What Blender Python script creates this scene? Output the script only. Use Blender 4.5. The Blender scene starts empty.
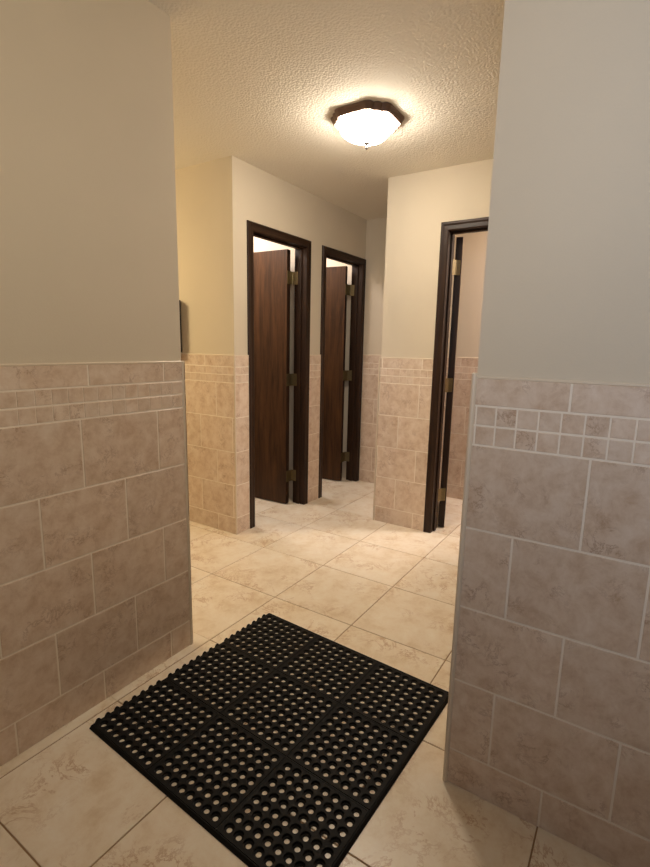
import bpy, bmesh, math, random
from mathutils import Vector, Matrix
random.seed(7)
SC = bpy.context.scene
COL = SC.collection
PI = math.pi

# ------------------------------------------------------------------ camera, world, lights, exposure
EYE = 1.303
F_PX, YAW, PITCH, ROLL = 488.0916, 0.5706867, -0.1766843, 0.0204457
fw = Vector((math.cos(YAW)*math.cos(PITCH), math.sin(YAW)*math.cos(PITCH), math.sin(PITCH)))
rt = fw.cross(Vector((0, 0, 1))).normalized()
up = rt.cross(fw)
rt, up = math.cos(ROLL)*rt + math.sin(ROLL)*up, -math.sin(ROLL)*rt + math.cos(ROLL)*up
cd = bpy.data.cameras.new('camera')
cam = bpy.data.objects.new('camera', cd); COL.objects.link(cam)
cd.sensor_fit = 'HORIZONTAL'; cd.sensor_width = 36.0; cd.lens = F_PX*36.0/650.0
cd.clip_start = 0.02
m = Matrix.Identity(4)
for i in range(3):
    m[i][0] = rt[i]; m[i][1] = up[i]; m[i][2] = -fw[i]
m[0][3], m[1][3], m[2][3] = 0, 0, EYE
cam.matrix_world = m
SC.camera = cam

w = bpy.data.worlds.new('world'); SC.world = w; w.use_nodes = True
w.node_tree.nodes['Background'].inputs[0].default_value = (0.55, 0.62, 0.75, 1)
w.node_tree.nodes['Background'].inputs[1].default_value = 0.1

SC.view_settings.view_transform = 'Standard'
SC.view_settings.look = 'None'
SC.view_settings.gamma = 1.0
SC.view_settings.use_curve_mapping = False
SC.view_settings.exposure = 0.0

def area(name, loc, target, size, power, color, size_y=None, spread=None):
    l = bpy.data.lights.new(name, 'AREA'); o = bpy.data.objects.new(name, l); COL.objects.link(o)
    l.energy = power; l.color = color; l.size = size
    if size_y: l.shape = 'RECTANGLE'; l.size_y = size_y
    if spread: l.spread = spread
    o.location = loc
    d = Vector(target) - Vector(loc)
    o.rotation_euler = d.to_track_quat('-Z', 'Y').to_euler()
    return o
WARM = (1.0, 0.78, 0.52)
def point(name, loc, power, color, radius):
    l = bpy.data.lights.new(name, 'POINT'); o = bpy.data.objects.new(name, l); COL.objects.link(o)
    l.energy = power; l.color = color; l.shadow_soft_size = radius; o.location = loc
    return o
# added cool and warm fill lights, unseen behind the viewpoint, aimed at the foreground walls
area('entrance_cool_fill', (-0.75, -0.45, 1.85), (1.3, -0.1, 1.80), 0.7, 5.6, (0.82, 0.88, 1.0), 0.8, spread=1.5)
area('entrance_warm_fill', (-0.45, -0.75, 1.95), (0.65, 1.53, 1.85), 0.4, 5.0, (1.0, 0.88, 0.70), spread=1.5)
# the wash area's own lamp, round the corner on the left
area('washroom_lamp', (1.25, 3.45, 1.95), (2.3, 2.6, 0.9), 0.25, 17.0, (1.0, 0.78, 0.44))
# ceiling lamps of the two stalls and of the room on the right
area('stall_lamp', (2.74, 2.85, 2.42), (2.74, 2.85, 0), 0.3, 17.0, (1.0, 0.92, 0.90))
area('stall_lamp', (3.62, 2.85, 2.42), (3.62, 2.85, 0), 0.3, 15.0, (1.0, 0.92, 0.90))
area('side_room_lamp', (3.75, 0.2, 2.42), (3.75, 0.2, 0), 0.3, 34.0, (1.0, 0.88, 0.84))
LAMP_STRENGTH = 70.0
LAMP_COLOR = (1.0, 0.895, 0.74)

# ------------------------------------------------------------------ materials
def srgb(r, g, b):
    f = lambda c: (c/255/12.92) if c/255 <= 0.04045 else ((c/255+0.055)/1.055)**2.4
    return (f(r), f(g), f(b), 1)

def new_mat(name):
    mt = bpy.data.materials.new(name); mt.use_nodes = True
    nt = mt.node_tree; b = nt.nodes['Principled BSDF']
    return mt, nt, b

def N(nt, t, **kw):
    n = nt.nodes.new(t)
    for k, v in kw.items():
        if k in n.inputs: n.inputs[k].default_value = v
        else: setattr(n, k, v)
    return n

def ramp(nt, fac, stops):
    r = N(nt, 'ShaderNodeValToRGB')
    e = r.color_ramp.elements
    while len(e) < len(stops): e.new(0.5)
    for k, (p, c) in enumerate(stops):
        e[k].position = p; e[k].color = c
    nt.links.new(fac, r.inputs[0])
    return r

def plain(name, col, rough=0.5, metal=0.0, bump=None, spec=0.5, vary=0.06):
    mt, nt, b = new_mat(name)
    tc = N(nt, 'ShaderNodeTexCoord')
    nz = N(nt, 'ShaderNodeTexNoise', Scale=3.0, Detail=4.0)
    nt.links.new(tc.outputs['Object'], nz.inputs['Vector'])
    lo = tuple(c*(1-vary) for c in col[:3]) + (1,); hi = tuple(min(1, c*(1+vary)) for c in col[:3]) + (1,)
    r = ramp(nt, nz.outputs['Fac'], [(0.3, lo), (0.7, hi)])
    nt.links.new(r.outputs[0], b.inputs['Base Color'])
    b.inputs['Roughness'].default_value = rough; b.inputs['Metallic'].default_value = metal
    b.inputs['Specular IOR Level'].default_value = spec
    if bump:
        sc, st, dist = bump
        n2 = N(nt, 'ShaderNodeTexNoise', Scale=sc, Detail=5.0, Roughness=0.6)
        nt.links.new(tc.outputs['Object'], n2.inputs['Vector'])
        bp = N(nt, 'ShaderNodeBump', Strength=st, Distance=dist)
        nt.links.new(n2.outputs['Fac'], bp.inputs['Height'])
        nt.links.new(bp.outputs['Normal'], b.inputs['Normal'])
    return mt

def tile_mat(name, base, dark, light, vein, rough, scale=7.0, tintamt=0.12, veinamt=0.6):
    """mottled ceramic stone: every tile reads its own random offset from the mesh"""
    mt, nt, b = new_mat(name); L = nt.links.new
    tc = N(nt, 'ShaderNodeTexCoord')
    at = N(nt, 'ShaderNodeAttribute', attribute_name='tile_id')
    sc = N(nt, 'ShaderNodeVectorMath', operation='SCALE'); sc.inputs['Scale'].default_value = 37.0
    L(at.outputs['Color'], sc.inputs[0])
    ad = N(nt, 'ShaderNodeVectorMath', operation='ADD')
    L(tc.outputs['Object'], ad.inputs[0]); L(sc.outputs[0], ad.inputs[1])
    n1 = N(nt, 'ShaderNodeTexNoise', Scale=scale, Detail=10.0, Roughness=0.72, Distortion=0.25)
    L(ad.outputs[0], n1.inputs['Vector'])
    r1 = ramp(nt, n1.outputs['Fac'], [(0.30, dark), (0.50, base), (0.70, light)])
    n2 = N(nt, 'ShaderNodeTexNoise', Scale=scale*0.9, Detail=8.0, Roughness=0.72, Distortion=0.5)
    L(ad.outputs[0], n2.inputs['Vector'])
    # thin vein where the noise crosses its middle
    ab = N(nt, 'ShaderNodeMath', operation='SUBTRACT'); ab.inputs[1].default_value = 0.5; L(n2.outputs['Fac'], ab.inputs[0])
    aa = N(nt, 'ShaderNodeMath', operation='ABSOLUTE'); L(ab.outputs[0], aa.inputs[0])
    mr = N(nt, 'ShaderNodeMapRange'); mr.inputs['From Min'].default_value = 0.0; mr.inputs['From Max'].default_value = 0.026
    mr.inputs['To Min'].default_value = 1.0; mr.inputs['To Max'].default_value = 0.0
    L(aa.outputs[0], mr.inputs['Value'])
    n3 = N(nt, 'ShaderNodeTexNoise', Scale=scale*0.6, Detail=3.0); L(ad.outputs[0], n3.inputs['Vector'])
    m3 = N(nt, 'ShaderNodeMapRange'); m3.inputs['From Min'].default_value = 0.48; m3.inputs['From Max'].default_value = 0.65
    m3.inputs['To Max'].default_value = veinamt; L(n3.outputs['Fac'], m3.inputs['Value'])
    mm = N(nt, 'ShaderNodeMath', operation='MULTIPLY'); L(mr.outputs[0], mm.inputs[0]); L(m3.outputs[0], mm.inputs[1])
    mx = N(nt, 'ShaderNodeMix', data_type='RGBA'); L(mm.outputs[0], mx.inputs[0]); L(r1.outputs[0], mx.inputs[6]); mx.inputs[7].default_value = vein
    # small value difference from tile to tile
    sp = N(nt, 'ShaderNodeSeparateColor'); L(at.outputs['Color'], sp.inputs[0])
    mv = N(nt, 'ShaderNodeMapRange'); mv.inputs['To Min'].default_value = 1-tintamt; mv.inputs['To Max'].default_value = 1+tintamt*0.5
    L(sp.outputs[0], mv.inputs['Value'])
    hs = N(nt, 'ShaderNodeHueSaturation'); L(mv.outputs[0], hs.inputs['Value']); L(mx.outputs[2], hs.inputs['Color'])
    L(hs.outputs[0], b.inputs['Base Color'])
    b.inputs['Roughness'].default_value = rough
    bp = N(nt, 'ShaderNodeBump', Strength=0.12, Distance=0.003); L(n1.outputs['Fac'], bp.inputs['Height']); L(bp.outputs[0], b.inputs['Normal'])
    return mt

def wood_mat(name, dark, light, rough, axis=2, scale=1.0):
    mt, nt, b = new_mat(name); L = nt.links.new
    tc = N(nt, 'ShaderNodeTexCoord'); mp = N(nt, 'ShaderNodeMapping')
    s = [22*scale]*3; s[axis] = 1.6*scale
    mp.inputs['Scale'].default_value = s
    L(tc.outputs['Object'], mp.inputs[0])
    n1 = N(nt, 'ShaderNodeTexNoise', Scale=1.4, Detail=8.0, Roughness=0.65, Distortion=0.6); L(mp.outputs[0], n1.inputs['Vector'])
    n2 = N(nt, 'ShaderNodeTexNoise', Scale=9.0, Detail=3.0); L(mp.outputs[0], n2.inputs['Vector'])
    md = N(nt, 'ShaderNodeMath', operation='MULTIPLY_ADD'); md.inputs[1].default_value = 0.25; L(n2.outputs['Fac'], md.inputs[0]); L(n1.outputs['Fac'], md.inputs[2])
    r = ramp(nt, md.outputs[0], [(0.42, dark), (0.80, light)])
    L(r.outputs[0], b.inputs['Base Color'])
    b.inputs['Roughness'].default_value = rough; b.inputs['Specular IOR Level'].default_value = 0.25
    bp = N(nt, 'ShaderNodeBump', Strength=0.15, Distance=0.001); L(n1.outputs['Fac'], bp.inputs['Height']); L(bp.outputs[0], b.inputs['Normal'])
    return mt

M_PAINT = plain('beige_wall_paint', srgb(211, 198, 177), 0.75, bump=(160, 0.15, 0.002), spec=0.25, vary=0.02)
M_TILE = tile_mat('mottled_wall_tile', srgb(218, 196, 175), srgb(198, 169, 143), srgb(230, 213, 196), srgb(158, 120, 94), 0.36, scale=17.0, tintamt=0.05, veinamt=0.65)
M_FLOOR = tile_mat('cream_floor_tile', srgb(238, 223, 200), srgb(220, 198, 166), srgb(245, 235, 217), srgb(184, 140, 94), 0.30, scale=8.0, tintamt=0.04, veinamt=0.75)
M_GROUT = plain('pale_wall_grout', srgb(238, 226, 210), 0.9, bump=(300, 0.3, 0.001), spec=0.2)
M_FGROUT = plain('brown_floor_grout', srgb(160, 130, 98), 0.9, bump=(300, 0.3, 0.001), spec=0.2)
M_CAP = plain('cream_cap_glaze', srgb(222, 206, 184), 0.35, vary=0.02)
M_DARKWOOD = wood_mat('dark_walnut_stain', srgb(28, 18, 12), srgb(60, 40, 28), 0.42)
M_DARKWOOD_H = wood_mat('dark_walnut_stain_across', srgb(28, 18, 12), srgb(60, 40, 28), 0.42, axis=0)
M_DARKWOOD_Y = wood_mat('dark_walnut_stain_crosswise', srgb(28, 18, 12), srgb(60, 40, 28), 0.42, axis=1)
M_LEAF = wood_mat('brown_door_veneer', srgb(42, 26, 14), srgb(86, 56, 32), 0.42, scale=0.8)
M_BRASS = plain('aged_brass', srgb(128, 116, 88), 0.42, metal=1.0, vary=0.15)
M_RUBBER = plain('black_rubber', srgb(14, 13, 13), 0.6, bump=(400, 0.2, 0.001), spec=0.22, vary=0.2)
M_BRONZE = plain('dark_bronze', srgb(96, 72, 58), 0.5, metal=0.3, vary=0.1)
M_PEWTER = plain('pewter', srgb(96, 88, 80), 0.5, metal=0.3)
M_SMOKE = plain('dark_brown_plastic', srgb(36, 28, 22), 0.3)

def ceiling_mat():
    mt, nt, b = new_mat('textured_ceiling'); L = nt.links.new
    tc = N(nt, 'ShaderNodeTexCoord')
    b.inputs['Base Color'].default_value = srgb(238, 231, 218); b.inputs['Roughness'].default_value = 0.9
    n1 = N(nt, 'ShaderNodeTexNoise', Scale=75.0, Detail=4.0, Roughness=0.6); L(tc.outputs['Object'], n1.inputs['Vector'])
    v = N(nt, 'ShaderNodeTexVoronoi', Scale=95.0); L(tc.outputs['Object'], v.inputs['Vector'])
    a = N(nt, 'ShaderNodeMath', operation='SUBTRACT'); L(n1.outputs['Fac'], a.inputs[0]); L(v.outputs['Distance'], a.inputs[1])
    bp = N(nt, 'ShaderNodeBump', Strength=0.5, Distance=0.005); L(a.outputs[0], bp.inputs['Height']); L(bp.outputs[0], b.inputs['Normal'])
    return mt
M_CEIL = ceiling_mat()

def glow_mat():
    mt, nt, b = new_mat('lit_frosted_glass')
    b.inputs['Base Color'].default_value = (0.9, 0.88, 0.84, 1)
    b.inputs['Emission Color'].default_value = LAMP_COLOR + (1,)
    b.inputs['Emission Strength'].default_value = LAMP_STRENGTH
    b.inputs['Roughness'].default_value = 0.4
    return mt
M_GLOW = glow_mat()

# ------------------------------------------------------------------ mesh helpers
class MB:
    def __init__(s): s.v = []; s.f = []; s.m = []; s.id = []
    def quad(s, pts, mat=0, tid=None):
        k = len(s.v); s.v += [tuple(p) for p in pts]; s.f.append(tuple(range(k, k+len(pts))))
        s.m.append(mat); s.id.append(tid or (0.5, 0.5, 0.5))
    def box(s, x0, x1, y0, y1, z0, z1, mat=0, tid=None):
        k = len(s.v)
        s.v += [(x, y, z) for z in (z0, z1) for x, y in ((x0, y0), (x1, y0), (x1, y1), (x0, y1))]
        for f in ((3, 2, 1, 0), (4, 5, 6, 7), (0, 1, 5, 4), (1, 2, 6, 5), (2, 3, 7, 6), (3, 0, 4, 7)):
            s.f.append(tuple(k+i for i in f)); s.m.append(mat); s.id.append(tid or (0.5, 0.5, 0.5))
    def slab(s, o, u, n, w, a0, a1, b0, b1, t0, t1, bev, mat=0, tid=None):
        """pillowed tile on a plane: o + a*u + b*w, rising from t0 to t1 along n"""
        P = lambda a, b, t: tuple(o + u*a + w*b + n*t)
        k = len(s.v)
        s.v += [P(a0, b0, t0), P(a1, b0, t0), P(a1, b1, t0), P(a0, b1, t0),
                P(a0, b0, t1-bev), P(a1, b0, t1-bev), P(a1, b1, t1-bev), P(a0, b1, t1-bev),
                P(a0+bev, b0+bev, t1), P(a1-bev, b0+bev, t1), P(a1-bev, b1-bev, t1), P(a0+bev, b1-bev, t1)]
        fs = [(8, 9, 10, 11)]
        for i in range(4):
            j = (i+1) % 4
            fs.append((i, j, 4+j, 4+i)); fs.append((4+i, 4+j, 8+j, 8+i))
        for f in fs:
            s.f.append(tuple(k+i for i in f)); s.m.append(mat); s.id.append(tid or (0.5, 0.5, 0.5))
    def build(s, name, mats, parent=None, smooth=False, bevel=None, fix=True):
        me = bpy.data.meshes.new(name); me.from_pydata(s.v, [], s.f); me.update()
        if not isinstance(mats, (list, tuple)): mats = [mats]
        for mt in mats: me.materials.append(mt)
        for p, mi in zip(me.polygons, s.m): p.material_index = mi; p.use_smooth = smooth
        ca = me.color_attributes.new('tile_id', 'FLOAT_COLOR', 'CORNER')
        for p, c in zip(me.polygons, s.id):
            for li in p.loop_indices: ca.data[li].color = (c[0], c[1], c[2], 1)
        if fix:
            bm = bmesh.new(); bm.from_mesh(me); bmesh.ops.recalc_face_normals(bm, faces=bm.faces); bm.to_mesh(me); bm.free()
        o = bpy.data.objects.new(name, me); COL.objects.link(o)
        if parent: o.parent = parent
        if bevel:
            b = o.modifiers.new('bevel', 'BEVEL'); b.width = bevel; b.segments = 2; b.limit_method = 'ANGLE'
        return o

def rid(): return (random.random(), random.random(), random.random())

def empty(name, loc, label, cat, kind=None, group=None, rz=0):
    o = bpy.data.objects.new(name, None); COL.objects.link(o); o.location = loc; o.rotation_euler.z = rz
    o.empty_display_size = 0.1
    tag(o, label, cat, kind, group); return o
def tag(o, label, cat, kind=None, group=None):
    o['label'] = label; o['category'] = cat
    if kind: o['kind'] = kind
    if group: o['group'] = group

CEIL = 2.44
ROWS = [0.0, 0.118, 0.350, 0.582, 0.818, 1.052, 1.105, 1.157, 1.232]   # grout centres bottom to top
PITCH_T = 0.305
TT = 0.010     # tile stands this far off the painted face
G = 0.0027     # half grout width

def wainscot(parent, p0, p1, nrm, ja, jb, jcap, mosaic=0.062, vg=0.0006, rowj=None):
    """tiles over the strip p0->p1 (plan points on the tile face); ja/jb = a joint distance from p0 on odd/even big rows"""
    p0 = Vector((p0[0], p0[1], 0)); p1 = Vector((p1[0], p1[1], 0)); n = Vector((nrm[0], nrm[1], 0))
    u = (p1-p0).normalized(); Ln = (p1-p0).length; W = Vector((0, 0, 1))
    o = p0 - n*TT
    mb = MB()
    # grout bed
    mb.slab(o, u, n, W, 0, Ln, 0, ROWS[-1]-0.004, 0.0005, TT-0.0012, 0.0003, 1)
    def cuts(j, pitch):
        a = j % pitch; xs = [0.0]
        while a < Ln - 0.004:
            if a > 0.004: xs.append(a)
            a += pitch
        xs.append(Ln); return xs
    for k in range(8):
        z0, z1 = ROWS[k], ROWS[k+1]
        if k == 7: xs = cuts(jcap, PITCH_T)
        elif k in (5, 6): xs = cuts(mosaic, 0.0515)
        elif rowj: xs = cuts(rowj[k], PITCH_T)
        else: xs = cuts(ja if (4-k) % 2 == 0 else jb, PITCH_T)
        for a0, a1 in zip(xs[:-1], xs[1:]):
            gg = vg if k in (5, 6) else G
            g0 = gg if a0 > 0 else 0.0; g1 = gg if a1 < Ln else 0.0
            mb.slab(o, u, n, W, a0+g0, a1-g1, z0+(G if k else 0.001), z1-(G if k < 7 else 0.004), 0.001, TT, 0.0012, 0, rid())
    t = mb.build('tile_wainscot', [M_TILE, M_GROUT], parent)
    # glazed cap along the top
    cb = MB(); cb.slab(o, u, n, W, 0, Ln, ROWS[-1]-0.0045, ROWS[-1]+0.003, 0.0003, TT+0.001, 0.002, 0)
    cb.build('tile_cap', M_CAP, parent)
    return t

def corner_trim(parent, x, y, r=0.006, z1=None):
    mb = MB(); k = 12; z1 = z1 or ROWS[-1]+0.004
    ring = [(x+r*math.cos(2*PI*i/k), y+r*math.sin(2*PI*i/k)) for i in range(k)]
    for i in range(k):
        a, b = ring[i], ring[(i+1) % k]
        mb.quad([(a[0], a[1], 0), (b[0], b[1], 0), (b[0], b[1], z1-0.003), (a[0], a[1], z1-0.003)])
        c = lambda p: (x+(p[0]-x)*0.55, y+(p[1]-y)*0.55, z1)
        mb.quad([(a[0], a[1], z1-0.003), (b[0], b[1], z1-0.003), c(b), c(a)])
    mb.quad([(x+(p[0]-x)*0.55, y+(p[1]-y)*0.55, z1) for p in ring])
    return mb.build('corner_trim', M_CAP, parent)

def wall(name, boxes, label):
    mb = MB()
    for b in boxes: mb.box(*b)
    o = mb.build(name, M_PAINT); tag(o, label, 'wall', 'structure'); return o

# ------------------------------------------------------------------ floor and ceiling
X0, X1, Y0, Y1 = -1.6, 4.26, -1.5, 3.6
mb = MB(); mb.box(X0-0.1, X1, Y0-0.1, Y1+0.1, -0.08, -0.0022, 1)
gx, gy, gs = 1.866, 1.028, 0.4623
U, V_, Wz = Vector((1, 0, 0)), Vector((0, 1, 0)), Vector((0, 0, 1))
for i in range(-9, 7):
    for j in range(-7, 8):
        a0, a1 = gx+i*gs+0.0022, gx+(i+1)*gs-0.0022
        b0, b1 = gy+j*gs+0.0022, gy+(j+1)*gs-0.0022
        if j == 1 and i <= -1:          # the narrow cut strip along the left wall shows no cross joints
            if i <= -2: a1 = gx+(i+1)*gs
            a0 = gx+i*gs
        a0, a1, b0, b1 = max(a0, X0), min(a1, X1-0.12), max(b0, Y0), min(b1, Y1)
        if a1-a0 < 0.01 or b1-b0 < 0.01: continue
        mb.slab(Vector((0, 0, -0.003)), U, Wz, V_, a0, a1, b0, b1, 0, 0.003, 0.0009, 0, rid())
fl = mb.build('floor', [M_FLOOR, M_FGROUT]); tag(fl, 'cream stone-look square floor tiles with thin brown grout', 'floor', 'structure')
mb = MB(); mb.box(X0-0.1, X1, Y0-0.1, Y1+0.1, CEIL, CEIL+0.08)
ce = mb.build('ceiling', M_CEIL); tag(ce, 'bumpy textured beige ceiling', 'ceiling', 'structure')

# ------------------------------------------------------------------ walls
TLX, TLY = 1.337, 1.532          # tile corner of the left foreground wall
VG = 0.0009
wl = wall('wall_left', [(X0, TLX-0.003, TLY+TT, 1.655, 0, CEIL)], 'foreground wall on the left, beige paint above brown mottled tiles')
wainscot(wl, (TLX, TLY), (X0+0.01, TLY), (0, -1), TLX-1.203, TLX-1.052, TLX-1.24, rowj=[TLX-1.228, TLX-1.068, TLX-1.210, TLX-1.052, TLX-1.203])
wainscot(wl, (TLX+0.007, TLY), (TLX+0.007, 1.655), (1, 0), 0.2, 0.2, 0.2)
corner_trim(wl, TLX-0.003, TLY+0.003)

TRX, TRY = 1.295, 0.368
wr = wall('wall_right', [(TRX+TT, 1.415, Y0, TRY-0.003, 0, CEIL)], 'foreground wall on the right, grey beige paint above large grey tiles')
wainscot(wr, (TRX, TRY), (TRX, Y0+0.01), (-1, 0), TRY-0.080, TRY-0.236, TRY-0.137, vg=0.0020, rowj=[TRY-0.102, TRY-0.247, TRY-0.092, TRY-0.238, TRY-0.080])
wainscot(wr, (TRX, TRY+0.007), (1.415, TRY+0.007), (0, 1), 0.2, 0.2, 0.2)
corner_trim(wr, TRX+0.001, TRY+0.001, r=0.0075, z1=1.243)

TBX, TBY = 2.386, 2.246
wb = wall('wall_back_left', [(TBX+TT, 2.507, 2.360, Y1, 0, CEIL)], 'golden lit wall at the back left beyond the foreground wall')
wainscot(wb, (TBX, TBY), (TBX, Y1-0.01), (-1, 0), 2.420-TBY, 2.576-TBY, 2.52-TBY)
corner_trim(wb, TBX+0.002, TBY+0.002)
DI1 = (2.580, 3.192); DI2 = (3.468, 4.078)      # clear openings of the stall doors
HEAD = 2.040; JT = 0.018
def hole(d): return d[0]-JT, d[1]+JT
h1, h2 = hole(DI1), hole(DI2)
WY0, WY1 = TBY+TT, 2.360
ws = wall('wall_stalls', [(TBX+TT, h1[0], WY0, WY1, 0, CEIL), (h1[1], h2[0], WY0, WY1, 0, CEIL), (h2[1], 4.14, WY0, WY1, 0, CEIL),
                          (h1[0], h1[1], WY0, WY1, HEAD+JT, CEIL), (h2[0], h2[1], WY0, WY1, HEAD+JT, CEIL)],
          'beige wall holding the two dark stall doorways')
CW = 0.055
wainscot(ws, (TBX, TBY), (DI1[0]-CW, TBY), (0, -1), 0.2, 0.2, 0.2)
wainscot(ws, (DI1[1]+CW, TBY), (DI2[0]-CW, TBY), (0, -1), 0.25, 0.25, 0.25)

TMX, TMY = 3.212, 1.608
DR = (0.536, 1.146)
HEAD3 = 2.052; hr = hole(DR); MX0, MX1 = TMX+TT, 3.332
wm = wall('wall_middle', [(MX0, MX1, hr[1], TMY-TT, 0, CEIL), (MX0, MX1, Y0, hr[0], 0, CEIL), (MX0, MX1, hr[0], hr[1], HEAD3+JT, CEIL)],
          'bright beige wall beside the right dark doorway')
wainscot(wm, (TMX, TMY), (TMX, DR[1]+CW), (-1, 0), TMY-1.290, TMY-1.438, 0.33)
wainscot(wm, (TMX, DR[0]-CW), (TMX, Y0+0.01), (-1, 0), 0.1, 0.25, 0.2)
corner_trim(wm, TMX+0.002, TMY-0.002)
wc = wall('wall_corridor', [(MX1, 4.14, 1.500, TMY-TT, 0, CEIL)], 'side wall of the short passage behind the bright wall')
wainscot(wc, (TMX, TMY), (4.13, TMY), (0, 1), 0.1, 0.25, 0.2)
we = wall('wall_end', [(4.14, X1, Y0, Y1, 0, CEIL)], 'end wall closing the passage past the second stall doorway')
wainscot(we, (4.13, 2.238), (4.13, TMY), (-1, 0), 0.28, 0.13, 0.2)
wainscot(we, (4.13, 1.499), (4.13, Y0+0.01), (-1, 0), 0.12, 0.27, 0.2)
wall('wall_partition', [(3.270, 3.370, WY1, Y1, 0, CEIL)], 'wall between the two stalls')
wall('wall_rear', [(X0-0.1, X1, Y1, Y1+0.1, 0, CEIL)], 'rear wall behind the stalls')
wall('wall_side', [(X0-0.1, X1, Y0-0.1, Y0, 0, CEIL)], 'side wall beyond the right foreground wall')
wall('wall_entrance', [(X0-0.1, X0, Y0, -1.45, 0, CEIL), (X0-0.1, X0, 1.40, Y1, 0, CEIL), (X0-0.1, X0, -1.45, 1.40, 2.3, CEIL)], 'wall with the entrance opening behind the viewpoint')  # unseen opening, made wide so bounced light escapes from the foreground

# ------------------------------------------------------------------ doors
def frame_mesh(P, d0, d1, HEAD):
    """P(a, t, z) maps along-opening a, depth t (0 = wall face, + towards viewer) and height to world"""
    # mitred casing: profile points (distance from inner edge, thickness)
    prof = [(0.0, 0.0), (0.0, 0.010), (0.006, 0.013), (0.030, 0.0125), (0.040, 0.0155), (0.050, 0.0155), (CW, 0.010), (CW, 0.0)]
    mb = MB()
    def ring(s):   # four stations: bottom-left, top-left, top-right, bottom-right
        w_, t_ = prof[s]
        return [P(d0-w_, t_, 0.0), P(d0-w_, t_, HEAD+w_), P(d1+w_, t_, HEAD+w_), P(d1+w_, t_, 0.0)]
    rs = [ring(s) for s in range(len(prof))]
    for s in range(len(prof)-1):
        for k in range(3):
            mb.quad([rs[s][k], rs[s][k+1], rs[s+1][k+1], rs[s+1][k]], 1 if k == 1 else 0)
    mb.quad([rs[s][0] for s in range(len(prof))]); mb.quad([rs[s][3] for s in range(len(prof))])
    return mb

def door(name, P, d0, d1, depth, label, hinge_at_d1=True, horiz=M_DARKWOOD_H, HEAD=HEAD, loc=(0, 0, 0)):
    root = empty(name, loc, label, 'door', 'structure')
    inv = Matrix.Translation(-Vector(loc))
    Q = lambda a, t, z: tuple(inv @ Vector(P(a, t, z)))
    c = frame_mesh(Q, d0, d1, HEAD).build('door_casing', [M_DARKWOOD, horiz], root)
    # jamb boards and stop
    def pbox(mb, a0, a1, t0, t1, z0, z1, mat=0):
        p = Q(a0, t0, z0); q = Q(a1, t1, z1)
        mb.box(min(p[0], q[0]), max(p[0], q[0]), min(p[1], q[1]), max(p[1], q[1]), z0, z1, mat)
    e = 0.0005
    mb = MB()
    pbox(mb, d0-JT+e, d0, -depth, 0, 0, HEAD+JT-e); pbox(mb, d1, d1+JT-e, -depth, 0, 0, HEAD+JT-e); pbox(mb, d0, d1, -depth, 0, HEAD, HEAD+JT-e, 1)
    mb.build('door_jamb', [M_DARKWOOD, horiz], root, bevel=0.001)
    mb = MB(); s0, s1 = -depth+0.038, -depth+0.072
    pbox(mb, d0, d0+0.011, s0, s1, 0, HEAD); pbox(mb, d1-0.011, d1, s0, s1, 0, HEAD); pbox(mb, d0+0.011, d1-0.011, s0, s1, HEAD-0.011, HEAD, 1)
    mb.build('door_stop', [M_DARKWOOD, horiz], root, bevel=0.002)
    return root

HZ = [(1.772, 1.868), (0.985, 1.082), (0.192, 0.286)]
def leaf(root, loc, corner, theta, side, jamb_face, jdir, width=0.605, th=0.044, z1=2.024):
    """leaf slab: starts at plan point corner, runs along theta, thickness on side*normal"""
    c = Vector((corner[0], corner[1], 0)); d = Vector((math.cos(theta), math.sin(theta), 0)); n = Vector((-d.y, d.x, 0))*side
    L0 = Vector(loc)
    mb = MB(); P = [c, c+d*width, c+d*width+n*th, c+n*th]
    k = len(mb.v); z0 = 0.008
    mb.v += [tuple(p-L0+Vector((0, 0, z0))) for p in P] + [tuple(p-L0+Vector((0, 0, z1))) for p in P]
    for f in ((3, 2, 1, 0), (4, 5, 6, 7), (0, 1, 5, 4), (1, 2, 6, 5), (2, 3, 7, 6), (3, 0, 4, 7)):
        mb.f.append(f); mb.m.append(1 if f == (3, 0, 4, 7) else 0); mb.id.append((0.5, 0.5, 0.5))
    lf = mb.build('door_leaf', [M_LEAF, M_DARKWOOD], root, bevel=0.0015)
    return lf, c, d, n

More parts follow.
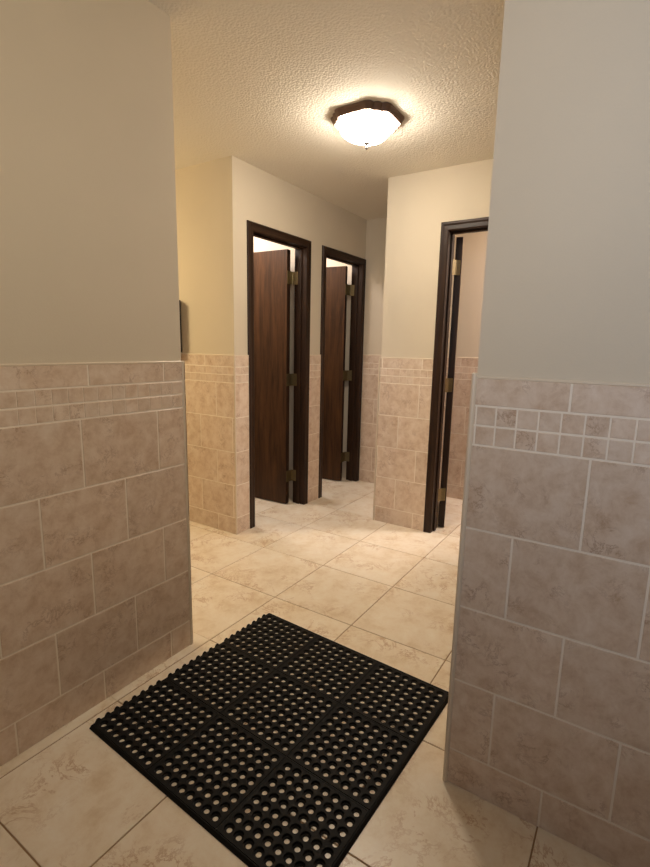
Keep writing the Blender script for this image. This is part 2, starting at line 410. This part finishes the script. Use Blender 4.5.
def hinge(root, loc, lf, e0, e1, j0, j1, pin, z0, z1):
    """brass butt hinge: plate e0-e1 on the leaf edge, plate j0-j1 on the jamb, knuckle at pin (plan points)"""
    L0 = Vector((loc[0], loc[1], 0)); mb = MB()
    def plate(a, b):
        a = Vector((a[0], a[1], 0)); b = Vector((b[0], b[1], 0)); u = (b-a).normalized(); nn = Vector((-u.y, u.x, 0))
        t = 0.0018
        q = [a-nn*t, b-nn*t, b+nn*t, a+nn*t]; k = len(mb.v)
        mb.v += [tuple(p-L0+Vector((0, 0, z0))) for p in q] + [tuple(p-L0+Vector((0, 0, z1))) for p in q]
        for f in ((3, 2, 1, 0), (4, 5, 6, 7), (0, 1, 5, 4), (1, 2, 6, 5), (2, 3, 7, 6), (3, 0, 4, 7)):
            mb.f.append(tuple(k+i for i in f)); mb.m.append(0); mb.id.append((.5, .5, .5))
        for s in (-1, 1):                                    # screw heads
            for fz in (0.2, 0.5, 0.8):
                cc = (a+b)/2 + u*(0.004 if fz == 0.5 else -0.004) - L0 + nn*t*1.0*s; cc.z = z0+(z1-z0)*fz
                k = len(mb.v); m_ = 8
                mb.v += [tuple(cc+u*0.0035*math.cos(2*PI*i/m_)+Vector((0, 0, 0.0035*math.sin(2*PI*i/m_)))+nn*s*0.0006) for i in range(m_)]
                mb.f.append(tuple(range(k, k+m_))); mb.m.append(1); mb.id.append((.5, .5, .5))
    plate(e0, e1); plate(j0, j1)
    r = 0.0058; m_ = 12; gap = 0.0012; seg = (z1-z0)/5
    px, py = pin[0]-L0.x, pin[1]-L0.y
    for s in range(5):
        a, b = z0+s*seg+gap*0.5, z0+(s+1)*seg-gap*0.5; k = len(mb.v)
        mb.v += [(px+r*math.cos(2*PI*i/m_), py+r*math.sin(2*PI*i/m_), z) for z in (a, b) for i in range(m_)]
        for i in range(m_):
            j = (i+1) % m_; mb.f.append((k+i, k+j, k+m_+j, k+m_+i)); mb.m.append(0); mb.id.append((.5, .5, .5))
        mb.f.append(tuple(range(k+m_-1, k-1, -1))); mb.f.append(tuple(range(k+m_, k+2*m_))); mb.m += [0, 0]; mb.id += [(.5, .5, .5)]*2
    h = mb.build('hinge', [M_BRASS, M_PEWTER], lf, fix=False)
    h['label'] = 'brass butt hinge'
    return h

def stall_door(name, d, lx, theta, label):
    loc = ((d[0]+d[1])/2, WY0, 0)
    P = lambda a, t, z: (a, WY0-t, z)
    root = door(name, P, d[0], d[1], WY1-WY0, label, loc=loc)
    lf, c, dd, n = leaf(root, loc, (lx, 2.366), theta, -1, 0, 0)
    pin = (d[1]-0.014, 2.369)
    e1 = c + n*0.033
    for z0, z1 in HZ:
        hinge(root, loc, lf, (c.x+0.003, c.y-0.001), pin, pin, (d[1]-0.001, WY1-0.046), pin, z0, z1)
    return root
stall_door('door_1', DI1, 3.103, math.radians(92.5), 'open brown slab door in the nearer of the two stall doorways')
stall_door('door_2', DI2, 3.977, math.radians(97), 'open brown slab door in the farther of the two stall doorways')

loc3 = (MX0, (DR[0]+DR[1])/2, 0)
P3 = lambda a, t, z: (MX0-t, a, z)
d3 = door('door_3', P3, DR[0], DR[1], MX1-MX0, 'dark framed doorway on the right, its leaf swung inward and seen edge on', horiz=M_DARKWOOD_Y, HEAD=HEAD3, loc=loc3)
lf, c, dd, n = leaf(d3, loc3, (3.352, 1.142), math.radians(17.8), -1, 0, 0, th=0.044, z1=2.038)
for z0, z1 in HZ:
    hinge(d3, loc3, lf, (c.x+0.010, c.y-0.036), (3.344, 1.128), (3.344, 1.128), (MX1-0.04, DR[1]-0.001), (3.343, 1.130), z0+0.02, z1+0.02)

# ------------------------------------------------------------------ ceiling light
LX, LY = 2.370, 1.306
lamp = empty('ceiling_light', (LX, LY, CEIL), 'lit glass dome ceiling light in a dark square frame with fluted corners', 'ceiling light')
def outline(h, lobe):
    """square plan with scalloped corners; h = half side"""
    pts = []; c = h*0.46
    for q in range(4):
        a = q*PI/2; R = lambda x, y: (x*math.cos(a)-y*math.sin(a), x*math.sin(a)+y*math.cos(a))
        pts.append(R(h, -c)); pts.append(R(h, 0)); pts.append(R(h, c))
        # three flutes on the cut corner from (h, c) to (c, h)
        nseg = 24
        for i in range(1, nseg):
            f = i/nseg; x, y = h+(c-h)*f, c+(h-c)*f
            off = lobe*abs(math.sin(3*PI*f)) - lobe*0.3
            pts.append(R(x+off*0.707, y+off*0.707))
    return pts
prof = [(0.165, 0.0, .009), (0.168, -0.004, .010), (0.167, -0.010, .010), (0.161, -0.022, .009), (0.156, -0.034, .008), (0.156, -0.038, .008), (0.151, -0.040, .006), (0.149, -0.034, .003), (0.143, -0.010, 0.0)]
mb = MB(); rings = [[(x, y, z*0.84) for x, y in outline(h, lb)] for h, z, lb in prof]
for a, b in zip(rings[:-1], rings[1:]):
    for i in range(len(a)):
        j = (i+1) % len(a); mb.quad([a[i], a[j], b[j], b[i]])
mb.build('light_frame', M_BRONZE, lamp)
mb = MB(); seg = 48; R0 = 0.143; dep = 0.086; rr = []
for k in range(13):
    a = k/12*PI/2; rr.append((R0*math.cos(a)**0.9 if k < 12 else 0.004, -0.027-dep*math.sin(a)**1.1))
def dome_r(th, r):   # slightly squarish glass, rounder towards the tip
    q = 1+0.07*(r/R0)*math.cos(4*th)**1
    return r*q
for (r0, z0), (r1, z1) in zip(rr[:-1], rr[1:]):
    for i in range(seg):
        a, b = 2*PI*i/seg, 2*PI*(i+1)/seg
        mb.quad([(dome_r(a, r0)*math.cos(a), dome_r(a, r0)*math.sin(a), z0), (dome_r(b, r0)*math.cos(b), dome_r(b, r0)*math.sin(b), z0),
                 (dome_r(b, r1)*math.cos(b), dome_r(b, r1)*math.sin(b), z1), (dome_r(a, r1)*math.cos(a), dome_r(a, r1)*math.sin(a), z1)])
g = mb.build('glass_dome', M_GLOW, lamp, smooth=True)
mb = MB(); seg = 16
fp = [(0.001, -0.112), (0.014, -0.114), (0.017, -0.119), (0.010, -0.124), (0.005, -0.129), (0.007, -0.134), (0.009, -0.139), (0.005, -0.146), (0.0005, -0.149)]
for (r0, z0), (r1, z1) in zip(fp[:-1], fp[1:]):
    for i in range(seg):
        a, b = 2*PI*i/seg, 2*PI*(i+1)/seg
        mb.quad([(r0*math.cos(a), r0*math.sin(a), z0), (r0*math.cos(b), r0*math.sin(b), z0), (r1*math.cos(b), r1*math.sin(b), z1), (r1*math.cos(a), r1*math.sin(a), z1)])
mb.build('finial', M_PEWTER, lamp, smooth=True)

# ------------------------------------------------------------------ dispenser on the back left wall
dp = empty('wall_dispenser', (TBX+TT, 2.90, 1.24), 'dark box-shaped dispenser on the golden back left wall just above the tiles', 'dispenser')
mb = MB(); mb.box(-0.112, -0.0005, -0.15, 0.15, 0.0, 0.36); mb.build('dispenser_body', M_SMOKE, dp, bevel=0.008)
mb = MB(); mb.box(-0.120, -0.112, -0.135, 0.135, 0.02, 0.34); mb.build('dispenser_cover', M_SMOKE, dp, bevel=0.003)

# ------------------------------------------------------------------ rubber drainage mat
MAT_L = 0.915; ang = math.radians(-2.8)
mat = empty('rubber_mat', (0.816, 1.449, 0), 'black perforated square rubber drainage mat on the cream tiled floor', 'mat', rz=ang)
mat.scale = (0.981, 1.012, 1.0)
HT = 0.0105; PN = 0.305; MG = 0.0272; HP = (PN-2*MG)/7
# local frame: x to the right along the far wall, y negative towards the viewer's right
body = MB()
def cell(cx, cy, x0, x1, y0, y1, rt_=0.0143, rb_=0.0083, n_=16):
    """one square of the top with its tapering drain hole"""
    v = body.v; k = len(v)
    def sq(a):
        c, s = math.cos(a), math.sin(a); tx = (x1-cx if c > 0 else cx-x0)/max(abs(c), 1e-6); ty = (y1-cy if s > 0 else cy-y0)/max(abs(s), 1e-6)
        t = min(tx, ty); return (cx+c*t, cy+s*t)
    angs = [2*PI*i/n_+PI/4 for i in range(n_)]
    zs = [(None, HT), (rt_+0.0012, HT+0.0), (rt_, HT-0.0008), (rt_*0.93, HT*0.45), (rb_+0.0012, 0.0035), (rb_, 0.0028), (rb_, 0.0004)]
    for r, z in zs:
        for a in angs:
            if r is None:
                p = sq(a)
                if abs(math.cos(a)) > 0.7070 and abs(math.cos(a)) < 0.7072:
                    p = (x1 if math.cos(a) > 0 else x0, y1 if math.sin(a) > 0 else y0)
                v.append((p[0], p[1], z))
            else: v.append((cx+r*math.cos(a), cy+r*math.sin(a), z))
    for s in range(len(zs)-1):
        for i in range(n_):
            j = (i+1) % n_
            body.f.append((k+s*n_+i, k+s*n_+j, k+(s+1)*n_+j, k+(s+1)*n_+i)); body.m.append(0); body.id.append((.5, .5, .5))
for pi in range(3):
    for pj in range(3):
        ox, oy = pi*PN, -pj*PN
        for i in range(8):
            for j in range(8):
                cx = ox+MG+i*HP; cy = oy-MG-j*HP
                x0 = ox+0.006 if i == 0 else cx-HP/2; x1 = ox+PN-0.006 if i == 7 else cx+HP/2
                y1 = oy-0.006 if j == 0 else cy+HP/2; y0 = oy-PN+0.006 if j == 7 else cy-HP/2
                cell(cx, cy, x0, x1, y0, y1)
        # raised seam ribs framing the panel
        z = HT+0.0008
        for (a, b, c_, d_) in ((ox+0.0012, ox+0.006, oy-PN+0.0012, oy-0.0012), (ox+PN-0.006, ox+PN-0.0012, oy-PN+0.0012, oy-0.0012),
                               (ox+0.006, ox+PN-0.006, oy-0.006, oy-0.0012), (ox+0.006, ox+PN-0.006, oy-PN+0.0012, oy-PN+0.006)):
            body.box(a, b, c_, d_, 0.0004, z)
# floor of the seams between panels
for k in range(0, 4):
    body.box(k*PN-0.0012 if k else 0.0, k*PN+0.0012, -MAT_L, 0, 0.0004, HT-0.002)
    body.box(0, MAT_L, -k*PN-0.0012, -k*PN+0.0012 if k else 0, 0.0004, HT-0.002)
body.build('mat_body', M_RUBBER, mat, fix=False)
# bevelled borders: left, right(far) and bottom; the fourth edge carries connector knobs
def border(p, q, out):
    mb = MB(); p, q, out = Vector(p), Vector(q), Vector(out)
    wd = 0.010
    prof = [(0, 0.0004), (0, HT), (0.003, HT-0.0005), (wd, 0.0025), (wd, 0.0004)]
    A = [p+out*w_+Vector((0, 0, z)) for w_, z in prof]; B = [q+out*w_+Vector((0, 0, z)) for w_, z in prof]
    for i in range(len(prof)-1): mb.quad([A[i], A[i+1], B[i+1], B[i]])
    mb.quad(A); mb.quad(B)
    return mb.build('bevelled_edge', M_RUBBER, mat)
border((0, 0, 0), (0, -MAT_L, 0), (-1, 0, 0)); border((MAT_L, 0, 0), (MAT_L, -MAT_L, 0), (1, 0, 0)); border((-0.0, -MAT_L, 0), (MAT_L, -MAT_L, 0), (0, -1, 0))
mk = MB(); n_ = 12; r = 0.0085; h = 0.013
vv = [(r*1.35*math.cos(2*PI*i/n_), r*1.35*math.sin(2*PI*i/n_), 0.0004) for i in range(n_)] + [(r*0.85*math.cos(2*PI*i/n_), r*0.85*math.sin(2*PI*i/n_), h-0.004) for i in range(n_)] + [(r*0.35*math.cos(2*PI*i/n_), r*0.35*math.sin(2*PI*i/n_), h) for i in range(n_)]
mk.v = vv
for s in (0, 1):
    for i in range(n_):
        j = (i+1) % n_; mk.f.append((s*n_+i, s*n_+j, (s+1)*n_+j, (s+1)*n_+i)); mk.m.append(0); mk.id.append((.5, .5, .5))
mk.f.append(tuple(range(2*n_, 3*n_))); mk.m.append(0); mk.id.append((.5, .5, .5))
kn = mk.build('connector_knob', M_RUBBER, mat, fix=False)
first = True
for pi in range(3):
    for i in range(8):
        o = kn if first else kn.copy()
        if not first: COL.objects.link(o); o.parent = mat
        first = False
        o.location = (pi*PN+MG+(i+0.0)*HP, 0.0065, 0)
